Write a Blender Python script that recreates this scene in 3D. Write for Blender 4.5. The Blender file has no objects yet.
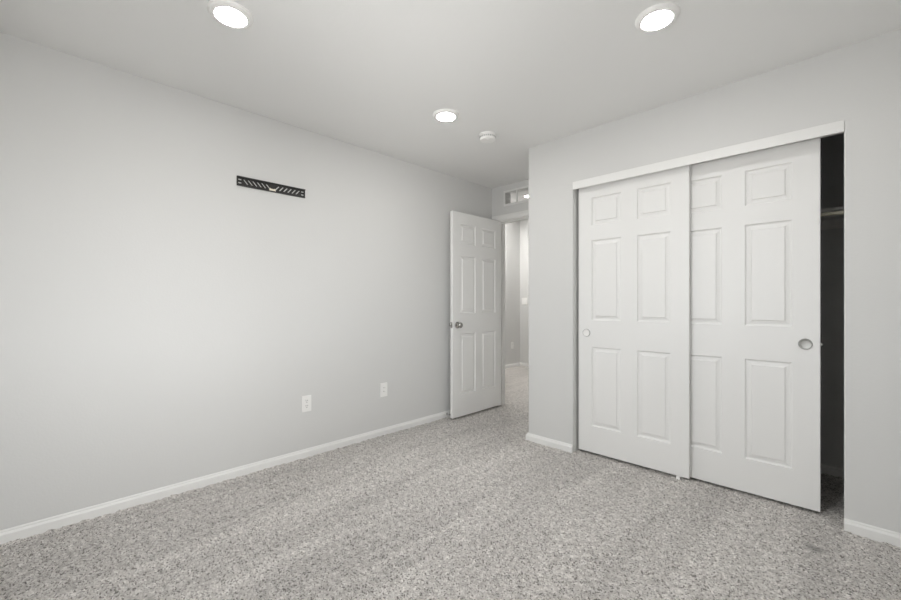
import bpy, bmesh, math
import numpy as np
from mathutils import Vector, Matrix

scene = bpy.context.scene
COL = scene.collection
R = math.radians

# ------------------------------------------------------------------ camera
H = 1.1476
cam_data = bpy.data.cameras.new('camera')
cam = bpy.data.objects.new('camera', cam_data)
COL.objects.link(cam)
cam_data.sensor_fit = 'HORIZONTAL'
cam_data.sensor_width = 36.0
cam_data.lens = 401.7 / 901.0 * 36.0
cam_data.shift_y = 2.9 / 901.0
cam_data.clip_start = 0.02
cam.location = (0, 0, H)
cam.rotation_euler = (R(90), 0, R(44.856))
scene.camera = cam

# ------------------------------------------------------------------ view / light
scene.view_settings.view_transform = 'Standard'
scene.view_settings.look = 'None'
scene.view_settings.gamma = 1.0
scene.view_settings.use_curve_mapping = False
EXPOSURE = 0.05
scene.view_settings.exposure = EXPOSURE
scene.cycles.max_bounces = 12
scene.cycles.diffuse_bounces = 8
scene.cycles.glossy_bounces = 4
scene.cycles.transparent_max_bounces = 8
scene.cycles.sample_clamp_indirect = 8.0

SKY, GROUND, GLOW = 7.6, 7.3, 15.0     # radiance of the overcast sky and of the ground outside the window
LAMP, HALL_LAMP, HALL_FILL = 100.0, 130.0, 640.0     # radiance of the downlight lenses; the last is an added hall fill lamp

_az, _el = R(-2), R(5)           # where the veiled sun stands: beyond the right wall, low
GLOW_DIR = (math.cos(_el) * math.cos(_az), math.cos(_el) * math.sin(_az), math.sin(_el))
GLOW_K = 22.0

world = bpy.data.worlds.new('overcast_sky')
scene.world = world
world.use_nodes = True
nt = world.node_tree
nt.nodes.clear()
w_out = nt.nodes.new('ShaderNodeOutputWorld')
w_bg = nt.nodes.new('ShaderNodeBackground')
w_tc = nt.nodes.new('ShaderNodeTexCoord')
w_sep = nt.nodes.new('ShaderNodeSeparateXYZ')
w_map = nt.nodes.new('ShaderNodeMapRange')
w_mix = nt.nodes.new('ShaderNodeMix')
w_mix.data_type = 'RGBA'
w_map.inputs['From Min'].default_value = -0.03
w_map.inputs['From Max'].default_value = 0.03
w_mix.inputs[6].default_value = (GROUND, GROUND * .992, GROUND * .975, 1)
w_mix.inputs[7].default_value = (SKY * .945, SKY * .975, SKY, 1)
nt.links.new(w_tc.outputs['Generated'], w_sep.inputs[0])
nt.links.new(w_sep.outputs['Z'], w_map.inputs['Value'])
nt.links.new(w_map.outputs['Result'], w_mix.inputs[0])
# bright haze round the low veiled sun, out beyond the right-hand window
w_dot = nt.nodes.new('ShaderNodeVectorMath')
w_dot.operation = 'DOT_PRODUCT'
w_dot.inputs[1].default_value = GLOW_DIR
w_exp = nt.nodes.new('ShaderNodeMath')          # GLOW * exp(k (cos a - 1))
w_exp.operation = 'MULTIPLY_ADD'
w_exp.inputs[1].default_value = GLOW_K
w_exp.inputs[2].default_value = -GLOW_K
w_pow = nt.nodes.new('ShaderNodeMath')
w_pow.operation = 'EXPONENT'
w_mul = nt.nodes.new('ShaderNodeMath')
w_mul.operation = 'MULTIPLY'
w_mul.inputs[1].default_value = GLOW
w_mask = nt.nodes.new('ShaderNodeMath')
w_mask.operation = 'MULTIPLY'
w_add = nt.nodes.new('ShaderNodeVectorMath')
w_add.operation = 'ADD'
nt.links.new(w_tc.outputs['Generated'], w_dot.inputs[0])
nt.links.new(w_dot.outputs['Value'], w_exp.inputs[0])
nt.links.new(w_exp.outputs[0], w_pow.inputs[0])
nt.links.new(w_pow.outputs[0], w_mul.inputs[0])
nt.links.new(w_mul.outputs[0], w_mask.inputs[0])
nt.links.new(w_map.outputs['Result'], w_mask.inputs[1])
nt.links.new(w_mask.outputs[0], w_add.inputs[0])
nt.links.new(w_mix.outputs[2], w_add.inputs[1])
nt.links.new(w_add.outputs[0], w_bg.inputs['Color'])
nt.links.new(w_bg.outputs[0], w_out.inputs['Surface'])

# room constants (metres; camera stands at x=0, y=0)
XL, XR = -2.8764, 0.30           # left wall, right wall (behind the camera's right shoulder)
YB, YC, YD = -0.172, 2.841, 3.553   # back wall, closet wall, doorway wall
CEIL, HCEIL = 2.44, 2.74
XE = -1.912                      # outside corner of the closet wall
WY0, WY1, WZ0, WZ1 = -0.08, 0.92, 0.86, 2.05    # window opening in the right wall
BX0, BX1, BZ0, BZ1 = -1.75, -0.55, 0.86, 2.05    # window opening in the back wall

# portals only guide the sampling of the real sky through the two windows
for _n, _w, _h, _loc, _rz in (
        ('window_daylight', WY1 - WY0, WZ1 - WZ0, (XR + 0.16, (WY0 + WY1) / 2, (WZ0 + WZ1) / 2), R(90)),
        ('window_daylight', BX1 - BX0, BZ1 - BZ0, ((BX0 + BX1) / 2, YB - 0.16, (BZ0 + BZ1) / 2), 0)):
    pd = bpy.data.lights.new(_n, 'AREA')
    pd.shape = 'RECTANGLE'
    pd.size, pd.size_y = _w, _h
    pd.cycles.is_portal = True
    po = bpy.data.objects.new(_n, pd)
    COL.objects.link(po)
    po.location = _loc
    po.rotation_euler = (R(90), 0, _rz)


# ------------------------------------------------------------------ materials
def mat(name, col, rough=0.5, metal=0.0, bump=0.0, bscale=200.0, var=0.0, vscale=3.0, coat=0.0, bdist=0.002):
    m = bpy.data.materials.new(name)
    m.use_nodes = True
    t = m.node_tree
    b = t.nodes['Principled BSDF']
    b.inputs['Base Color'].default_value = (*col, 1)
    b.inputs['Roughness'].default_value = rough
    b.inputs['Metallic'].default_value = metal
    b.inputs['Coat Weight'].default_value = coat
    tc = t.nodes.new('ShaderNodeTexCoord')
    if var > 0:
        n = t.nodes.new('ShaderNodeTexNoise')
        n.inputs['Scale'].default_value = vscale
        n.inputs['Detail'].default_value = 3
        t.links.new(tc.outputs['Object'], n.inputs['Vector'])
        r = t.nodes.new('ShaderNodeMapRange')
        r.inputs['To Min'].default_value = 1 - var
        r.inputs['To Max'].default_value = 1 + var
        t.links.new(n.outputs[0], r.inputs['Value'])
        mx = t.nodes.new('ShaderNodeVectorMath')
        mx.operation = 'SCALE'
        mx.inputs[0].default_value = col
        t.links.new(r.outputs['Result'], mx.inputs['Scale'])
        t.links.new(mx.outputs[0], b.inputs['Base Color'])
    if bump > 0:
        n2 = t.nodes.new('ShaderNodeTexNoise')
        n2.inputs['Scale'].default_value = bscale
        n2.inputs['Detail'].default_value = 2
        t.links.new(tc.outputs['Object'], n2.inputs['Vector'])
        bp = t.nodes.new('ShaderNodeBump')
        bp.inputs['Strength'].default_value = bump
        bp.inputs['Distance'].default_value = bdist
        t.links.new(n2.outputs[0], bp.inputs['Height'])
        t.links.new(bp.outputs[0], b.inputs['Normal'])
    return m


def glow(name, col, strength):
    m = bpy.data.materials.new(name)
    m.use_nodes = True
    b = m.node_tree.nodes['Principled BSDF']
    b.inputs['Base Color'].default_value = (.9, .9, .9, 1)
    b.inputs['Emission Color'].default_value = (*col, 1)
    b.inputs['Emission Strength'].default_value = strength
    return m


M_WALL = mat('wall_paint', (.692, .692, .684), .75, bump=.22, bscale=95, var=.012, vscale=1.5)
M_CEIL = mat('ceiling_paint', (.828, .828, .820), .85, bump=.30, bscale=70)
M_TRIM = mat('white_trim_paint', (.84, .838, .825), .42)
M_DOOR = mat('white_door_paint', (.84, .838, .828), .40, bump=.05, bscale=260)
M_WHITE = mat('white_plastic', (.90, .895, .88), .36)
M_NICKEL = mat('brushed_nickel', (.50, .49, .47), .22, 1.0, bump=.05, bscale=300)
M_SATIN = mat('satin_silver', (.47, .47, .45), .40, 0.55)
M_RIM = mat('dull_steel', (.42, .42, .41), .42, .6)
M_BLACK = mat('black_powder_coat', (.012, .011, .010), .45, bump=.08, bscale=500)
M_DARK = mat('dark_slot', (.02, .02, .02), .6)
M_SLOT = mat('light_grey_plastic', (.45, .45, .44), .6)
M_LABEL = mat('cream_label', (.85, .80, .68), .5)
M_GREY = mat('grey_rubber', (.10, .10, .10), .7)
M_WOOD = mat('pale_rod_wood', (.86, .82, .68), .45, var=.06, vscale=18)
M_SHELF = mat('melamine_shelf', (.80, .79, .77), .5)
M_LENS = glow('lit_lens', (1.0, .985, .955), LAMP)
M_HLENS = glow('lit_hall_lens', (1.0, .97, .92), HALL_LAMP)
M_HFILL = glow('hall_fill_lens', (1.0, .98, .95), HALL_FILL)
M_VENT = mat('white_vent_enamel', (.80, .80, .79), .35)
M_VINYL = mat('white_vinyl', (.85, .85, .85), .35)


def glass_mat():
    m = bpy.data.materials.new('clear_glass')
    m.use_nodes = True
    t = m.node_tree
    t.nodes.clear()
    o = t.nodes.new('ShaderNodeOutputMaterial')
    mx = t.nodes.new('ShaderNodeMixShader')
    tr = t.nodes.new('ShaderNodeBsdfTransparent')
    gl = t.nodes.new('ShaderNodeBsdfGlossy')
    gl.inputs['Roughness'].default_value = 0.0
    fr = t.nodes.new('ShaderNodeFresnel')
    fr.inputs['IOR'].default_value = 1.45
    t.links.new(fr.outputs[0], mx.inputs[0])
    t.links.new(tr.outputs[0], mx.inputs[1])
    t.links.new(gl.outputs[0], mx.inputs[2])
    t.links.new(mx.outputs[0], o.inputs['Surface'])
    return m


M_GLASS = glass_mat()


def carpet_mat():
    m = bpy.data.materials.new('speckled_carpet')
    m.use_nodes = True
    t = m.node_tree
    N, L = t.nodes, t.links
    b = N['Principled BSDF']
    b.inputs['Roughness'].default_value = .95
    b.inputs['Specular IOR Level'].default_value = .1
    b.inputs['Sheen Weight'].default_value = .15
    b.inputs['Sheen Roughness'].default_value = .5
    tc = N.new('ShaderNodeTexCoord')
    # yarn tufts: every cell its own tone
    v = N.new('ShaderNodeTexVoronoi')
    v.inputs['Scale'].default_value = 190
    L.new(tc.outputs['Object'], v.inputs['Vector'])
    sp = N.new('ShaderNodeSeparateColor')
    L.new(v.outputs['Color'], sp.inputs[0])
    ramp = N.new('ShaderNodeValToRGB')
    e = ramp.color_ramp.elements
    e[0].position = 0.0
    e[0].color = (.150, .140, .130, 1)
    e[1].position = 1.0
    e[1].color = (.80, .775, .745, 1)
    for pos, c in ((.10, (.25, .233, .217)), (.22, (.50, .473, .449)), (.7, (.625, .597, .571))):
        n = e.new(pos)
        n.color = (*c, 1)
    L.new(sp.outputs[0], ramp.inputs['Fac'])
    # broad nap: vacuum passes running up the room, and blotches
    mp = N.new('ShaderNodeMapping')
    mp.inputs['Rotation'].default_value = (0, 0, R(6))
    mp.inputs['Scale'].default_value = (5.0, .42, 1)
    L.new(tc.outputs['Object'], mp.inputs['Vector'])
    n1 = N.new('ShaderNodeTexNoise')
    n1.inputs['Scale'].default_value = 1.0
    n1.inputs['Detail'].default_value = 2.5
    n1.inputs['Distortion'].default_value = .9
    L.new(mp.outputs[0], n1.inputs['Vector'])
    r1 = N.new('ShaderNodeMapRange')
    r1.inputs['From Min'].default_value = .35
    r1.inputs['From Max'].default_value = .65
    r1.inputs['To Min'].default_value = .87
    r1.inputs['To Max'].default_value = 1.08
    L.new(n1.outputs[0], r1.inputs['Value'])
    n2 = N.new('ShaderNodeTexNoise')
    n2.inputs['Scale'].default_value = 34
    n2.inputs['Detail'].default_value = 2
    L.new(tc.outputs['Object'], n2.inputs['Vector'])
    r2 = N.new('ShaderNodeMapRange')
    r2.inputs['From Min'].default_value = .3
    r2.inputs['From Max'].default_value = .7
    r2.inputs['To Min'].default_value = .84
    r2.inputs['To Max'].default_value = 1.14
    L.new(n2.outputs[0], r2.inputs['Value'])
    mu = N.new('ShaderNodeMath')
    mu.operation = 'MULTIPLY'
    L.new(r1.outputs[0], mu.inputs[0])
    L.new(r2.outputs[0], mu.inputs[1])
    # one small dark stain in front of the closet
    ds = N.new('ShaderNodeVectorMath')
    ds.operation = 'DISTANCE'
    ds.inputs[1].default_value = (-.123, 2.53, 0)
    L.new(tc.outputs['Object'], ds.inputs[0])
    r3 = N.new('ShaderNodeMapRange')
    r3.inputs['From Min'].default_value = .012
    r3.inputs['From Max'].default_value = .045
    r3.inputs['To Min'].default_value = .55
    r3.inputs['To Max'].default_value = 1.0
    L.new(ds.outputs['Value'], r3.inputs['Value'])
    mu2 = N.new('ShaderNodeMath')
    mu2.operation = 'MULTIPLY'
    L.new(mu.outputs[0], mu2.inputs[0])
    L.new(r3.outputs[0], mu2.inputs[1])
    sc_ = N.new('ShaderNodeVectorMath')
    sc_.operation = 'SCALE'
    L.new(ramp.outputs[0], sc_.inputs[0])
    L.new(mu2.outputs[0], sc_.inputs['Scale'])
    L.new(sc_.outputs[0], b.inputs['Base Color'])
    bp = N.new('ShaderNodeBump')
    bp.inputs['Strength'].default_value = .6
    bp.inputs['Distance'].default_value = .004
    nb = N.new('ShaderNodeTexNoise')
    nb.inputs['Scale'].default_value = 420
    L.new(tc.outputs['Object'], nb.inputs['Vector'])
    L.new(nb.outputs[0], bp.inputs['Height'])
    L.new(bp.outputs[0], b.inputs['Normal'])
    return m


M_CARPET = carpet_mat()


# ------------------------------------------------------------------ mesh helpers
def obj(name, bm, material, parent=None, smooth=False, loc=None, rot=None):
    bmesh.ops.recalc_face_normals(bm, faces=bm.faces[:])
    me = bpy.data.meshes.new(name)
    bm.to_mesh(me)
    bm.free()
    if smooth:
        for p in me.polygons:
            p.use_smooth = True
        me.set_sharp_from_angle(angle=R(38))
    for mm in (material if isinstance(material, (list, tuple)) else [material]):
        me.materials.append(mm)
    o = bpy.data.objects.new(name, me)
    COL.objects.link(o)
    if parent:
        o.parent = parent
    if loc:
        o.location = loc
    if rot:
        o.rotation_euler = rot
    return o


def struct(name, bm, material, parent=None, smooth=False):
    o = obj(name, bm, material, parent, smooth)
    if parent is None:
        o['kind'] = 'structure'
    return o


def tag(o, label, cat, group=None):
    o['label'] = label
    o['category'] = cat
    if group:
        o['group'] = group
    return o


def thing(name, label, cat, loc, rotz=0.0, group=None):
    o = bpy.data.objects.new(name, None)
    o.empty_display_size = .05
    COL.objects.link(o)
    o.location = loc
    o.rotation_euler = (0, 0, rotz)
    return tag(o, label, cat, group)


def add_box(bm, x0, x1, y0, y1, z0, z1, bevel=0.0, seg=2):
    vs = [bm.verts.new((x, y, z)) for x in (x0, x1) for y in (y0, y1) for z in (z0, z1)]
    fs = [(0, 1, 3, 2), (4, 6, 7, 5), (0, 4, 5, 1), (2, 3, 7, 6), (0, 2, 6, 4), (1, 5, 7, 3)]
    faces = [bm.faces.new([vs[i] for i in f]) for f in fs]
    if bevel > 0:
        es = list({e for f in faces for e in f.edges})
        bmesh.ops.bevel(bm, geom=es, offset=bevel, segments=seg, profile=.5, affect='EDGES')
    return bm


def bx(*a, **k):
    return add_box(bmesh.new(), *a, **k)


def add_prism(bm, pts, z0, z1):
    """extrude a plan outline (x, y) from z0 to z1"""
    lo = [bm.verts.new((x, y, z0)) for x, y in pts]
    hi = [bm.verts.new((x, y, z1)) for x, y in pts]
    n = len(pts)
    bm.faces.new(lo)
    bm.faces.new(hi)
    for i in range(n):
        j = (i + 1) % n
        bm.faces.new((lo[i], lo[j], hi[j], hi[i]))
    return bm


def add_sweep(bm, path, prof, closed=False):
    """sweep a profile [(out, z)] along a plan path; 'out' is to the left of travel, mitred corners"""
    n = len(path)
    rings = []
    for i, p in enumerate(path):
        p = Vector(p)
        d0 = (p - Vector(path[i - 1])).normalized() if i > 0 else None
        d1 = (Vector(path[i + 1]) - p).normalized() if i < n - 1 else None
        d0 = d0 or d1
        d1 = d1 or d0
        n0, n1 = Vector((-d0.y, d0.x)), Vector((-d1.y, d1.x))
        m = (n0 + n1).normalized()
        m = m / max(.3, m.dot(n0))
        rings.append([bm.verts.new((p.x + m.x * o, p.y + m.y * o, z)) for o, z in prof])
    k = len(prof)
    for a, b in zip(rings, rings[1:]):
        for i in range(k):
            j = (i + 1) % k
            bm.faces.new((a[i], a[j], b[j], b[i]))
    bm.faces.new(rings[0])
    bm.faces.new(rings[-1])
    return bm


def add_lathe(bm, prof, seg=40, mtx=None):
    """revolve [(r, z)] round z; mtx moves the result"""
    rings = []
    for r, z in prof:
        if r < 1e-6:
            rings.append([bm.verts.new((0, 0, z))])
        else:
            rings.append([bm.verts.new((r * math.cos(2 * math.pi * i / seg), r * math.sin(2 * math.pi * i / seg), z))
                          for i in range(seg)])
    for a, b in zip(rings, rings[1:]):
        for i in range(seg):
            j = (i + 1) % seg
            if len(a) == 1 and len(b) == 1:
                continue
            if len(a) == 1:
                bm.faces.new((a[0], b[i], b[j]))
            elif len(b) == 1:
                bm.faces.new((a[i], a[j], b[0]))
            else:
                bm.faces.new((a[i], a[j], b[j], b[i]))
    if mtx is not None:
        bmesh.ops.transform(bm, matrix=mtx, verts=[v for ring in rings for v in ring])
    return bm


def add_tube(bm, pts, rad, seg=12):
    pts = [Vector(p) for p in pts]
    rings = []
    up = Vector((0, 0, 1))
    for i, p in enumerate(pts):
        d = (pts[min(i + 1, len(pts) - 1)] - pts[max(i - 1, 0)]).normalized()
        a = d.cross(up if abs(d.z) < .9 else Vector((1, 0, 0))).normalized()
        b = d.cross(a)
        rings.append([bm.verts.new(p + rad * (a * math.cos(2 * math.pi * k / seg) + b * math.sin(2 * math.pi * k / seg)))
                      for k in range(seg)])
    for a, b in zip(rings, rings[1:]):
        for k in range(seg):
            j = (k + 1) % seg
            bm.faces.new((a[k], a[j], b[j], b[k]))
    bm.faces.new(rings[0])
    bm.faces.new(rings[-1])
    return bm


def plate_with_holes(outer, holes, thick):
    """a flat plate in (u, v), with real holes, extruded from w=0 to w=thick"""
    cu = bpy.data.curves.new('outline', 'CURVE')
    cu.dimensions = '2D'
    cu.fill_mode = 'BOTH'
    cu.extrude = thick / 2
    for poly in [outer] + holes:
        s = cu.splines.new('POLY')
        s.points.add(len(poly) - 1)
        for p, (u, v) in zip(s.points, poly):
            p.co = (u, v, 0, 1)
        s.use_cyclic_u = True
    tmp = bpy.data.objects.new('outline', cu)
    COL.objects.link(tmp)
    dg = bpy.context.evaluated_depsgraph_get()
    me = bpy.data.meshes.new_from_object(tmp.evaluated_get(dg))
    bm = bmesh.new()
    bm.from_mesh(me)
    bpy.data.objects.remove(tmp)
    bpy.data.curves.remove(cu)
    bpy.data.meshes.remove(me)
    bmesh.ops.translate(bm, vec=(0, 0, thick / 2), verts=bm.verts[:])
    return bm


def arc(cx, cy, r, a0, a1, n=8):
    return [(cx + r * math.cos(R(a0 + (a1 - a0) * i / n)), cy + r * math.sin(R(a0 + (a1 - a0) * i / n))) for i in range(n + 1)]


# ------------------------------------------------------------------ the setting
T = .14      # shell wall thickness


def carpet_grid():
    """bedroom carpet: a dense sheet with cut-pile tufts standing at different heights"""
    x0, x1, y0, y1, st = -2.90, .33, -.18, 3.72, .0062
    nx, ny = int((x1 - x0) / st) + 1, int((y1 - y0) / st) + 1
    xs, ys = np.linspace(x0, x1, nx), np.linspace(y0, y1, ny)
    X, Y = np.meshgrid(xs, ys, indexing='ij')
    rng = np.random.default_rng(7)

    def lattice(cell, seed):
        r = np.random.default_rng(seed)
        gx, gy = (X - x0) / cell, (Y - y0) / cell
        a = r.random((int(gx.max()) + 3, int(gy.max()) + 3))
        ix, iy = gx.astype(int), gy.astype(int)
        fx, fy = gx - ix, gy - iy
        fx, fy = fx * fx * (3 - 2 * fx), fy * fy * (3 - 2 * fy)
        return ((a[ix, iy] * (1 - fx) + a[ix + 1, iy] * fx) * (1 - fy)
                + (a[ix, iy + 1] * (1 - fx) + a[ix + 1, iy + 1] * fx) * fy) - .5
    Z = .009 * lattice(.0125, 1) + .007 * lattice(.021, 2) + .005 * lattice(.09, 3) + .005 * (rng.random(X.shape) - .5)
    X = X + (rng.random(X.shape) - .5) * st * .7
    Y = Y + (rng.random(Y.shape) - .5) * st * .7
    co = np.stack([X, Y, Z], -1).reshape(-1, 3)
    idx = np.arange(nx * ny).reshape(nx, ny)
    q = np.stack([idx[:-1, :-1], idx[1:, :-1], idx[1:, 1:], idx[:-1, 1:]], -1).reshape(-1, 4)
    me = bpy.data.meshes.new('floor')
    me.vertices.add(len(co))
    me.vertices.foreach_set('co', co.ravel())
    me.loops.add(q.size)
    me.loops.foreach_set('vertex_index', q.ravel().astype(np.int32))
    me.polygons.add(len(q))
    me.polygons.foreach_set('loop_start', (np.arange(len(q)) * 4).astype(np.int32))
    me.update(calc_edges=True)
    me.validate()
    me.polygons.foreach_set('use_smooth', np.ones(len(q), dtype=bool))
    me.materials.append(M_CARPET)
    o = bpy.data.objects.new('floor', me)
    COL.objects.link(o)
    o['kind'] = 'structure'
    return o


carpet_grid()
struct('floor_hall', bx(-4.5, -.8, 3.70, 6.3, -.05, 0), M_CARPET)
struct('floor_slab', bx(-4.6, .6, -.5, 6.4, -.12, -.06), M_TRIM)
struct('ceiling', bx(XL - T, .6, -.4, YD + .06, CEIL, CEIL + .12), M_CEIL)
struct('ceiling_hall', bx(-4.6, .6, YD + .06, 6.4, HCEIL, HCEIL + .12), M_CEIL)
struct('ceiling_closet', bx(XE + .115, .6, YD + .06, 3.82, CEIL, CEIL + .12), M_CEIL)

# left wall of the bedroom (ends at the doorway wall)
struct('wall_left', bx(XL - T, XL, YB - T, YD, -.06, CEIL), M_WALL)
# right wall, beside the camera, with the window opening
bm = bmesh.new()
add_box(bm, XR, XR + T, YB - T, WY0, -.06, CEIL)
add_box(bm, XR, XR + T, WY1, 3.82, -.06, CEIL)
add_box(bm, XR, XR + T, WY0, WY1, -.06, WZ0)
add_box(bm, XR, XR + T, WY0, WY1, WZ1, CEIL)
struct('wall_right', bm, M_WALL)
bm = bmesh.new()
add_box(bm, XL - T, BX0, YB - T, YB, -.06, CEIL)
add_box(bm, BX1, XR, YB - T, YB, -.06, CEIL)
add_box(bm, BX0, BX1, YB - T, YB, -.06, BZ0)
add_box(bm, BX0, BX1, YB - T, YB, BZ1, CEIL)
struct('wall_back', bm, M_WALL)

# closet wall: bullnosed outside corner, wrapped drywall jambs, header over the sliding doors
CX0, CX1, CZ, CT = -1.506, -.022, 2.062, .155
r_ = .014
pts = [(CX0, YC + CT), (XE + .115, YC + CT), (XE + .115, YD), (XE, YD)] + arc(XE + r_, YC + r_, r_, 180, 270, 6) \
    + arc(CX0 - .006, YC + .006, .006, 270, 360, 4)
bm = add_prism(bmesh.new(), pts, -.06, CZ)
pts = arc(CX1 + .006, YC + .006, .006, 180, 270, 4) + [(XR, YC), (XR, YC + CT), (CX1, YC + CT)]
add_prism(bm, pts, -.06, CZ)
pts = [(XR, YC), (XR, YC + CT), (XE + .115, YC + CT), (XE + .115, YD), (XE, YD)] + arc(XE + r_, YC + r_, r_, 180, 270, 6)
add_prism(bm, pts, CZ, CEIL)
struct('wall_closet', bm, M_WALL, smooth=True)
# closet interior
struct('wall_closet_back', bx(XE + .06, XR + T, 3.69, 3.83, -.06, HCEIL), M_WALL)

# doorway wall with the bedroom door opening and a hole for the vent
DX0, DX1, DZ = -2.797, -1.991, 2.072
VX0, VX1, VZ0, VZ1 = -2.698, -2.366, 2.213, 2.370
DT = .117
bm = bmesh.new()
add_box(bm, XL - T, DX0, YD, YD + DT, -.06, HCEIL)
add_box(bm, DX1, XE + .115, YD, YD + DT, -.06, HCEIL)
add_box(bm, DX0, VX0, YD, YD + DT, DZ, HCEIL)
add_box(bm, VX1, DX1, YD, YD + DT, DZ, HCEIL)
add_box(bm, VX0, VX1, YD, YD + DT, DZ, VZ0)
add_box(bm, VX0, VX1, YD, YD + DT, VZ1, HCEIL)
struct('wall_doorway', bm, M_WALL)

# hall beyond
struct('wall_hall_left', bx(-4.42, -4.28, 3.53, 6.24, -.06, HCEIL), M_WALL)
struct('wall_hall_far', bx(-4.42, -.8, 6.10, 6.24, -.06, HCEIL), M_WALL)
struct('wall_hall_near', bx(-4.42, XL - T, 3.53, YD + DT, -.06, HCEIL), M_WALL)
struct('wall_hall_right', bx(-.9, -.8, 3.82, 6.24, -.06, HCEIL), M_WALL)

# baseboards
BASE = [(0, -.012), (.014, -.012), (.014, .040), (.011, .046), (.0075, .049), (.0065, .056), (.003, .061), (0, .061)]


def base(name, path):
    struct(name, add_sweep(bmesh.new(), path, BASE), M_TRIM)


base('baseboard_left', [(XL, YD - .02), (XL, YB)])
base('baseboard_closet', [(CX0, YC), (XE, YC), (XE, YD)])
base('baseboard_right', [(XR, YC), (CX1, YC)])
base('baseboard_side', [(XR, YB), (XR, YC)])
base('baseboard_back', [(XL, YB), (XR, YB)])
base('baseboard_closet_back', [(XR, 3.69), (XE + .115, 3.69)])
base('baseboard_hall', [(-.9, 6.10), (-4.28, 6.10), (-4.28, YD + DT)])

# doorway trim: jamb lining, stop and casing
bm = bmesh.new()
add_box(bm, DX0, DX0 + .018, YD, YD + DT, -.03, DZ - .018)
add_box(bm, DX1 - .018, DX1, YD, YD + DT, -.03, DZ - .018)
add_box(bm, DX0, DX1, YD, YD + DT, DZ - .018, DZ)
add_box(bm, DX0 + .018, DX0 + .030, YD + .045, YD + .085, -.03, DZ - .018)
add_box(bm, DX0 + .018, DX1 - .018, YD + .045, YD + .085, DZ - .030, DZ - .018)
for y0, y1, d in ((YD - .016, YD, -1), (YD + DT, YD + DT + .016, 1)):
    add_box(bm, DX0 - .058, DX0 + .008, y0, y1, -.03, DZ - .0105, bevel=.004)
    add_box(bm, DX1 - .008, min(DX1 + .058, XE), y0, y1, -.03, DZ - .0105, bevel=.004)
    add_box(bm, DX0 - .058, min(DX1 + .058, XE), y0, y1, DZ - .010, DZ + .044, bevel=.004)
    yy = y0 - .005 if d < 0 else y1 + .005
    add_box(bm, DX0 - .058, min(DX1 + .058, XE), min(yy, y0 + .004), max(yy, y1 - .004), DZ + .022, DZ + .044, bevel=.003)
struct('trim_1', bm, M_TRIM)

# closet fascia board hiding the sliding track, and the track itself
bm = bx(CX0 + .001, CX1 + .001, YC - .006, YC + .006, 2.0125, 2.0715, bevel=.0025)
struct('trim_2', bm, M_TRIM)
bm = bx(CX0, CX1, YC + .012, YC + CT - .01, 2.049, CZ)
add_box(bm, CX0, CX1, YC + .042, YC + .046, 2.035, 2.052)
struct('trim_3', bm, M_TRIM)

# windows beside and behind the camera: (u along the wall, w outwards, z) -> world
def window(name, u0, u1, z0, z1, place):
    fw = .055
    wf = bmesh.new()
    add_box(wf, u0, u0 + fw, .05, .12, z0, z1, bevel=.004)
    add_box(wf, u1 - fw, u1, .05, .12, z0, z1, bevel=.004)
    add_box(wf, u0 + fw, u1 - fw, .05, .12, z0, z0 + fw, bevel=.004)
    add_box(wf, u0 + fw, u1 - fw, .05, .12, z1 - fw, z1, bevel=.004)
    um = (u0 + u1) / 2
    add_box(wf, um - .025, um + .025, .06, .11, z0 + fw, z1 - fw, bevel=.004)
    pane = bx(u0 + fw, u1 - fw, .083, .087, z0 + fw, z1 - fw)
    sill = bx(u0, u1, -.008, .05, z0 - .02, z0, bevel=.004)
    for b in (wf, pane, sill):
        bmesh.ops.transform(b, matrix=place, verts=b.verts[:])
    w = struct(name, wf, M_VINYL)
    obj('pane', pane, M_GLASS, w)
    obj('window_sill', sill, M_TRIM, w)


window('window_1', WY0, WY1, WZ0, WZ1, Matrix(((0, 1, 0, XR), (1, 0, 0, 0), (0, 0, 1, 0), (0, 0, 0, 1))))
window('window_2', BX0, BX1, BZ0, BZ1, Matrix(((1, 0, 0, 0), (0, -1, 0, YB), (0, 0, 1, 0), (0, 0, 0, 1))))


# ------------------------------------------------------------------ six-panel doors
PROFILE = [(0, 0), (.0025, .0085), (.0085, .0115), (.012, .0115), (.029, .0070), (.0325, .0018), (.035, .0010)]


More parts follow.
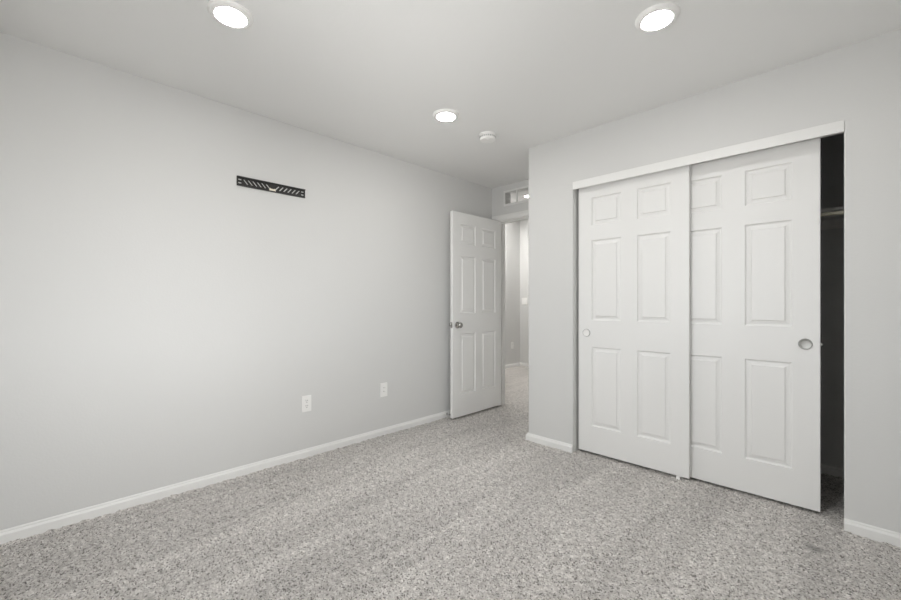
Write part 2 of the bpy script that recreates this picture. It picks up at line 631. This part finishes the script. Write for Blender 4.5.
def panel_slab(w, h, t, cols, rows):
    """moulded six-panel slab: x 0..w, y 0..t (front faces -y), z 0..h"""
    bm = bmesh.new()
    xs = [0] + [c for p in cols for c in p] + [w]
    zs = [0] + [r for p in rows for r in p] + [h]
    for side in (0, 1):
        y0, s = (0, 1) if side == 0 else (t, -1)
        g = {(i, j): bm.verts.new((x, y0, z)) for i, x in enumerate(xs) for j, z in enumerate(zs)}
        for i in range(len(xs) - 1):
            for j in range(len(zs) - 1):
                ring = [g[i, j], g[i + 1, j], g[i + 1, j + 1], g[i, j + 1]]
                if i % 2 == 1 and j % 2 == 1:
                    a0, a1, b0, b1 = xs[i], xs[i + 1], zs[j], zs[j + 1]
                    for o, d in PROFILE[1:]:
                        new = [bm.verts.new((x, y0 + s * d, z)) for x, z in
                               ((a0 + o, b0 + o), (a1 - o, b0 + o), (a1 - o, b1 - o), (a0 + o, b1 - o))]
                        for k in range(4):
                            m = (k + 1) % 4
                            bm.faces.new((ring[k], ring[m], new[m], new[k]))
                        ring = new
                bm.faces.new(ring)
        if side == 0:
            front = g
        else:
            nx, nz = len(xs) - 1, len(zs) - 1
            for i in range(nx):
                bm.faces.new((front[i, 0], front[i + 1, 0], g[i + 1, 0], g[i, 0]))
                bm.faces.new((front[i, nz], front[i + 1, nz], g[i + 1, nz], g[i, nz]))
            for j in range(nz):
                bm.faces.new((front[0, j], front[0, j + 1], g[0, j + 1], g[0, j]))
                bm.faces.new((front[nx, j], front[nx, j + 1], g[nx, j + 1], g[nx, j]))
    bmesh.ops.recalc_face_normals(bm, faces=bm.faces[:])
    rim = [e for e in bm.edges if len(e.link_faces) == 2 and e.calc_face_angle(0) > R(80)
           and all(abs(v.co.y) < 1e-6 or abs(v.co.y - t) < 1e-6 for v in e.verts)]
    bmesh.ops.bevel(bm, geom=rim, offset=.0022, segments=2, profile=.5, affect='EDGES')
    return bm


ROWS = [(.200, .796), (.996, 1.596), (1.709, 1.918)]


def finger_pull(parent, x, z, rad, metal, name='finger_pull'):
    prof = [(0, -.0006), (rad * .68, -.0007), (rad * .78, -.0014), (rad * .84, -.0046), (rad * .93, -.0054), (rad, -.0036), (rad, .0005)]
    m = Matrix.Translation((x, 0, z)) @ Matrix.Rotation(R(-90), 4, 'X')
    cup = obj(name, add_lathe(bmesh.new(), prof, 44, m), metal, parent, smooth=True)
    rim = [(rad * .97, .0005), (rad * .96, -.0052), (rad * 1.0, -.0060), (rad * 1.06, -.0040), (rad * 1.07, .0005)]
    obj('pull_rim', add_lathe(bmesh.new(), rim, 44, m), M_RIM, cup, smooth=True)
    return cup


# front (left) sliding door
SW, SH, ST = .757, 2.022, .035
cols = [(.106, .325), (.437, .650)]
d = thing('sliding_closet_door', 'white six-panel closet door on the left, in front of its twin, round white pull by the wall',
          'door', (-1.487, 2.895, .022), 0, 'sliding closet doors')
obj('door_slab', panel_slab(SW, SH, ST, cols, ROWS), M_DOOR, d)
finger_pull(d, .066, .899, .0275, M_WHITE)
obj('roller_hanger', bx(.09, .15, .010, .020, SH - .03, SH + .012, bevel=.001), M_NICKEL, d)
# rear (right) sliding door
d2 = thing('sliding_closet_door', 'white six-panel closet door beside the dark gap, with a round grey finger pull',
           'door', (-.871, 2.943, .018), 0, 'sliding closet doors')
obj('door_slab', panel_slab(SW, SH, ST, [(.106, .309), (.425, .641)], ROWS), M_DOOR, d2)
finger_pull(d2, .696, .903, .0285, M_SATIN)
bm = add_lathe(bmesh.new(), [(0, .0085), (.004, .008), (.006, .005), (.006, 0), (0, 0)], 20,
               Matrix.Translation((SW, .012, .905)) @ Matrix.Rotation(R(90), 4, 'Y'))
obj('edge_bumper', bm, M_WHITE, d2, smooth=True)
obj('roller_hanger', bx(.09, .15, .010, .020, SH - .03, SH + .012, bevel=.001), M_NICKEL, d2)

# hinged bedroom door, standing open against the left wall
bd = thing('bedroom_door', 'white six-panel hinged door standing open along the left wall, silver knob', 'door',
           (-2.7400, 2.787, .021), R(89.9))
BW, BH, BT = .762, 2.026, .035
bcols = [(.107, .335), (.429, .659)]
brows = [(.217, .821), (1.024, 1.594), (1.718, 1.910)]
obj('door_slab', panel_slab(BW, BH, BT, bcols, brows), M_DOOR, bd)
KZ = .909
kprof = [(0, .062), (.010, .0615), (.020, .058), (.0265, .050), (.0275, .043), (.024, .035), (.016, .029), (.0125, .024),
         (.0125, .012), (.022, .010), (.031, .006), (.0325, .002), (.0325, 0), (0, 0)]
obj('door_knob', add_lathe(bmesh.new(), kprof, 40, Matrix.Translation((.060, 0, KZ)) @ Matrix.Rotation(R(90), 4, 'X')),
    M_NICKEL, bd, smooth=True)
obj('door_knob', add_lathe(bmesh.new(), kprof, 40, Matrix.Translation((.060, BT, KZ)) @ Matrix.Rotation(R(-90), 4, 'X')),
    M_NICKEL, bd, smooth=True)
lp = obj('latch_plate', bx(-.0015, .001, .006, .029, KZ - .028, KZ + .028, bevel=.0006), M_NICKEL, bd)
obj('latch_bolt', bx(-.011, -.001, .011, .024, KZ - .007, KZ + .007, bevel=.002), M_NICKEL, lp)
for z in (.20, 1.02, 1.83):
    hb = bmesh.new()
    add_tube(hb, [(BW + .004, BT + .005, z - .045), (BW + .004, BT + .005, z + .045)], .006, 14)
    add_box(hb, BW - .0005, BW + .0018, .004, BT + .004, z - .044, z + .044)
    obj('hinge', hb, M_NICKEL, bd, smooth=True)

# spring door stop on the baseboard behind the bedroom door
ds = thing('door_stop', 'small spring door stop on the baseboard behind the open door', 'door stop', (XL + .014, 2.825, .038))
sp = bmesh.new()
add_tube(sp, [(.006 + .058 * i / 160, .0065 * math.cos(i * 2 * math.pi / 10), .0065 * math.sin(i * 2 * math.pi / 10))
              for i in range(161)], .0013, 6)
obj('spring', sp, M_NICKEL, ds, smooth=True)
RX = Matrix.Rotation(R(90), 4, 'Y')
obj('mounting_base', add_lathe(bmesh.new(), [(0, 0), (.011, 0), (.011, .004), (.006, .008), (0, .008)], 20, RX), M_NICKEL, ds, smooth=True)
obj('rubber_tip', add_lathe(bmesh.new(), [(0, .060), (.009, .060), (.0095, .066), (.0085, .078), (0, .080)], 20, RX), M_GREY, ds, smooth=True)

# floor guide under the sliding doors
fg = thing('door_guide', 'small white plastic floor guide where the two closet doors overlap', 'door guide', (-.792, 2.937, 0))
gb = bx(-.014, .014, -.047, .047, -.008, .003, bevel=.001)
obj('guide_base', gb, M_WHITE, fg)
for y in (-.0475, .0008, .0455):
    obj('guide_fin', bx(-.011, .011, y - .0018, y + .0018, .002, .024, bevel=.0008), M_WHITE, fg)

# closet rod and shelf
sh = thing('closet_shelf', 'white closet shelf board above the hanging rod', 'shelf', (-.75, 3.50, 1.700))
obj('shelf_board', bx(-1.045, 1.045, -.19, .19, 0, .018, bevel=.002), M_SHELF, sh)
obj('wall_cleat', bx(-1.045, 1.045, .172, .19, -.06, 0), M_SHELF, sh)
cr = thing('closet_rod', 'pale wooden clothes rod inside the dark closet', 'rod', (-.75, 3.20, 1.664))
obj('rod', add_tube(bmesh.new(), [(-1.043, 0, 0), (1.043, 0, 0)], .0105, 20), M_WOOD, cr, smooth=True)
for s in (-1, 1):
    obj('rod_socket', add_lathe(bmesh.new(), [(0, 0), (.028, 0), (.028, .004), (.018, .006), (.018, .018), (.0115, .018)], 24,
                                Matrix.Translation((s * 1.047, 0, 0)) @ Matrix.Rotation(R(-90 * s), 4, 'Y')), M_WHITE, cr, smooth=True)

# ------------------------------------------------------------------ things on the left wall
# black slotted mounting rail; local u runs along the wall (+y), v is up
L_, HH = .469, .0625
holes = []


def slot(u, lean, v0=.017, v1=.046, wd=.0095):
    a, b = u - lean * .0125, u + lean * .0125
    return [(b - wd / 2, v0), (b + wd / 2, v0), (a + wd / 2, v1), (a - wd / 2, v1)]


for k in range(6):
    holes.append(slot(.056 + .0292 * k, 1))
for k in range(6):
    holes.append(slot(.264 + .0298 * k, -1))
for u in (.010, .439):
    for v in (.016, .038):
        holes.append([(u, v), (u + .019, v), (u + .019, v + .008), (u, v + .008)])
RW = Matrix(((0, 0, 1, 0), (1, 0, 0, 0), (0, 1, 0, 0), (0, 0, 0, 1)))     # (u, v, w) -> (x=w, y=u, z=v)
mr = thing('mounting_rail', 'black slotted steel mounting rail screwed high on the left wall', 'wall mount', (XL, .885, 1.9255))
bm = plate_with_holes([(0, 0), (L_, 0), (L_, HH), (0, HH)], holes, .0035)
bmesh.ops.translate(bm, vec=(0, 0, .001), verts=bm.verts[:])
add_box(bm, 0, L_, HH - .004, HH, .0035, .013)
add_box(bm, 0, L_, 0, .004, .0035, .009)
bmesh.ops.transform(bm, matrix=RW, verts=bm.verts[:])
obj('slotted_plate', bm, M_BLACK, mr)
bm = add_prism(bmesh.new(), [(.209, .008), (.255, .008), (.250, .026), (.242, .021), (.222, .021), (.214, .026)], .0045, .0065)
bmesh.ops.transform(bm, matrix=RW, verts=bm.verts[:])
o = obj('bubble_level', bm, M_LABEL, mr)
o['label'] = 'cream coloured level window at the middle of the rail'
for u, v in ((.045, .052), (.424, .052)):
    bm = add_lathe(bmesh.new(), [(0, .003), (.003, .0026), (.0048, .0005), (.0048, 0), (0, 0)], 16, Matrix.Translation((u, v, .0045)))
    bmesh.ops.transform(bm, matrix=RW, verts=bm.verts[:])
    obj('screw', bm, M_BLACK, mr, smooth=True)


def outlet(y, z, rotz, x, label, style, group='wall outlets'):
    """duplex outlet: local u across (front looks along +x before rotation), v up, w out of the wall"""
    t = thing('wall_outlet', label, 'outlet', (x, y, z), rotz, group)

    def part(name, bm, m, par=t, smooth=False):
        bmesh.ops.transform(bm, matrix=RW, verts=bm.verts[:])
        return obj(name, bm, m, par, smooth)
    part('cover_plate', bx(-.0365, .0365, -.060, .060, 0, .0068, bevel=.0028, seg=3), M_WHITE)
    if style == 'duplex':
        recs = [(-.0195, 'd'), (.0195, 'd')]
        for v, _ in recs:
            pts = [(q[0], q[1]) for q in arc(0, v, .0172, 40, 140, 8) + arc(0, v, .0172, 220, 320, 8)]
            r = part('receptacle', add_prism(bmesh.new(), pts, .0050, .0078), M_WHITE)
            for u, hh in ((-.0065, .0045), (.0065, .0036)):
                part('slot', bx(u - .0013, u + .0013, v + .001, v + .001 + 2 * hh, .0070, .0081), M_DARK, r)
            part('slot', add_lathe(bmesh.new(), [(0, .0081), (.0028, .0081), (.0028, .0070), (0, .0070)], 14,
                                   Matrix.Translation((0, v - .0085, 0))), M_DARK, r)
    else:
        r = part('receptacle', bx(-.0168, .0168, -.0335, .0335, .0050, .0080, bevel=.0015), M_WHITE)
        for v in (-.017, .015):
            for u, hh in ((-.0065, .0042), (.0065, .0035)):
                part('slot', bx(u - .0012, u + .0012, v, v + 2 * hh, .0072, .0083), M_DARK, r)
    part('screw', add_lathe(bmesh.new(), [(0, .0072), (.0028, .0068), (.0034, .0055), (0, .0055)], 14,
                            Matrix.Translation((0, 0 if style == 'duplex' else .047, 0))), M_WHITE, smooth=True)
    return t


outlet(1.366, .397, 0, XL, 'white duplex outlet low on the left wall, below and right of the black rail', 'duplex')
outlet(2.066, .393, 0, XL, 'white outlet low on the left wall, nearer the open bedroom door', 'rocker')
outlet(5.86, .39, 0, -4.28, 'tiny white outlet low on the far hall wall, seen through the doorway', 'duplex')

# light switch on the far hall wall (front looks along -y)
ls = thing('light_switch', 'white double light switch on the far hall wall, seen through the doorway', 'light switch',
           (-4.178, 6.10, 1.18), R(-90))


def spart(name, bm, par=ls):
    bmesh.ops.transform(bm, matrix=RW, verts=bm.verts[:])
    return obj(name, bm, M_WHITE, par)


spart('cover_plate', bx(-.060, .060, -.060, .060, 0, .006, bevel=.0025))
for u in (-.024, .024):
    spart('rocker', bx(u - .0165, u + .0165, -.033, .033, .005, .0095, bevel=.002))

# ------------------------------------------------------------------ ceiling things
def make_light(label, x, y, lens, group, z=CEIL):
    t = thing('recessed_light', label, 'ceiling light', (x, y, z), 0, group)
    ring = [(.058, -.004), (.0635, -.0145), (.0670, -.0165), (.0745, -.0160), (.088, -.008), (.0915, -.003), (.0915, 0), (.060, 0)]
    obj('trim_ring', add_lathe(bmesh.new(), ring + [ring[0]], 64), M_WHITE, t, smooth=True)
    obj('lens', add_lathe(bmesh.new(), [(0, -.0155), (.050, -.0153), (.060, -.0148), (.0632, -.0135), (.0615, -.008), (0, -.008)], 64),
        lens, t, smooth=True)
    return t


def copy_light(src, label, x, y):
    c = src.copy()
    COL.objects.link(c)
    c.location = (x, y, CEIL)
    c['label'] = label
    for ch in src.children:
        k = ch.copy()
        COL.objects.link(k)
        k.parent = c
    return c


GL = 'round ceiling downlights'
l0 = make_light('round lit ceiling light nearest above the black mounting rail, upper left', -1.964, .581, M_LENS, GL)
copy_light(l0, 'round lit ceiling light at upper right, above the closet doors', -.620, 1.949)
copy_light(l0, 'small-looking round lit ceiling light beside the smoke detector', -1.971, 1.937)
copy_light(l0, 'round lit ceiling light almost overhead, outside the frame', -.620, .581)
make_light('round hall ceiling light glinting through the air vent', -3.37, 5.04, M_HLENS, 'hall downlights', HCEIL)
make_light('added fill light on the hall ceiling, hidden behind the open bedroom door', -4.02, 5.02, M_HFILL, 'hall downlights', HCEIL)  # unseen extra lamp, added to brighten the far hall wall

sd = thing('smoke_detector', 'round white smoke detector on the ceiling near the doorway', 'smoke detector', (-1.972, 2.385, CEIL))
obj('mounting_base', add_lathe(bmesh.new(), [(0, 0), (.063, 0), (.064, -.004), (.062, -.014), (0, -.014)], 48), M_WHITE, sd, smooth=True)
obj('sensor_cover', add_lathe(bmesh.new(), [(.0585, -.012), (.0595, -.040), (.056, -.046), (.045, -.048), (.044, -.0465), (.040, -.0465),
                                            (.039, -.049), (.018, -.0505), (0, -.0508)], 48), M_WHITE, sd, smooth=True)
bm = bmesh.new()
for k in range(24):
    a = 2 * math.pi * k / 24
    add_box(bm, -.0045, .0045, -.001, .001, -.032, -.020)
    bmesh.ops.transform(bm, matrix=Matrix.Rotation(a, 4, 'Z') @ Matrix.Translation((0, .0592, 0)), verts=bm.verts[-8:])
obj('vent_slots', bm, M_SLOT, sd)
obj('test_button', add_lathe(bmesh.new(), [(0, -.0525), (.006, -.052), (.0075, -.0505), (.0075, -.049), (0, -.049)], 20,
                             Matrix.Translation((.022, -.018, 0))), M_WHITE, sd, smooth=True)

# air vent over the doorway
av = thing('air_vent', 'white framed louvred air vent in the wall above the bedroom doorway', 'vent',
           ((VX0 + VX1) / 2, YD, (VZ0 + VZ1) / 2))
hw, hh = (VX1 - VX0) / 2, (VZ1 - VZ0) / 2
bm = bmesh.new()
fr = .016
add_box(bm, -hw - .006, -hw + fr, -.008, 0, -hh - .006, hh + .006, bevel=.002)
add_box(bm, hw - fr, hw + .006, -.008, 0, -hh - .006, hh + .006, bevel=.002)
add_box(bm, -hw + fr, hw - fr, -.008, 0, hh - fr, hh + .006, bevel=.002)
add_box(bm, -hw + fr, hw - fr, -.008, 0, -hh - .006, -hh + fr, bevel=.002)
obj('vent_frame', bm, M_VENT, av)
obj('mullion', bx(-.006, .006, -.005, .010, -hh + fr, hh - fr, bevel=.0015), M_VENT, av)
bm = bmesh.new()
for k in range(7):
    z = -hh + fr + .012 + k * (2 * hh - 2 * fr - .016) / 6.2
    n0 = len(bm.verts)
    add_box(bm, -hw + .004, hw - .004, -.008, .008, -.0007, .0007)
    bmesh.ops.transform(bm, matrix=Matrix.Translation((0, .010, z)) @ Matrix.Rotation(R(12), 4, 'X'), verts=list(bm.verts)[n0:])
obj('louvres', bm, M_VENT, av)
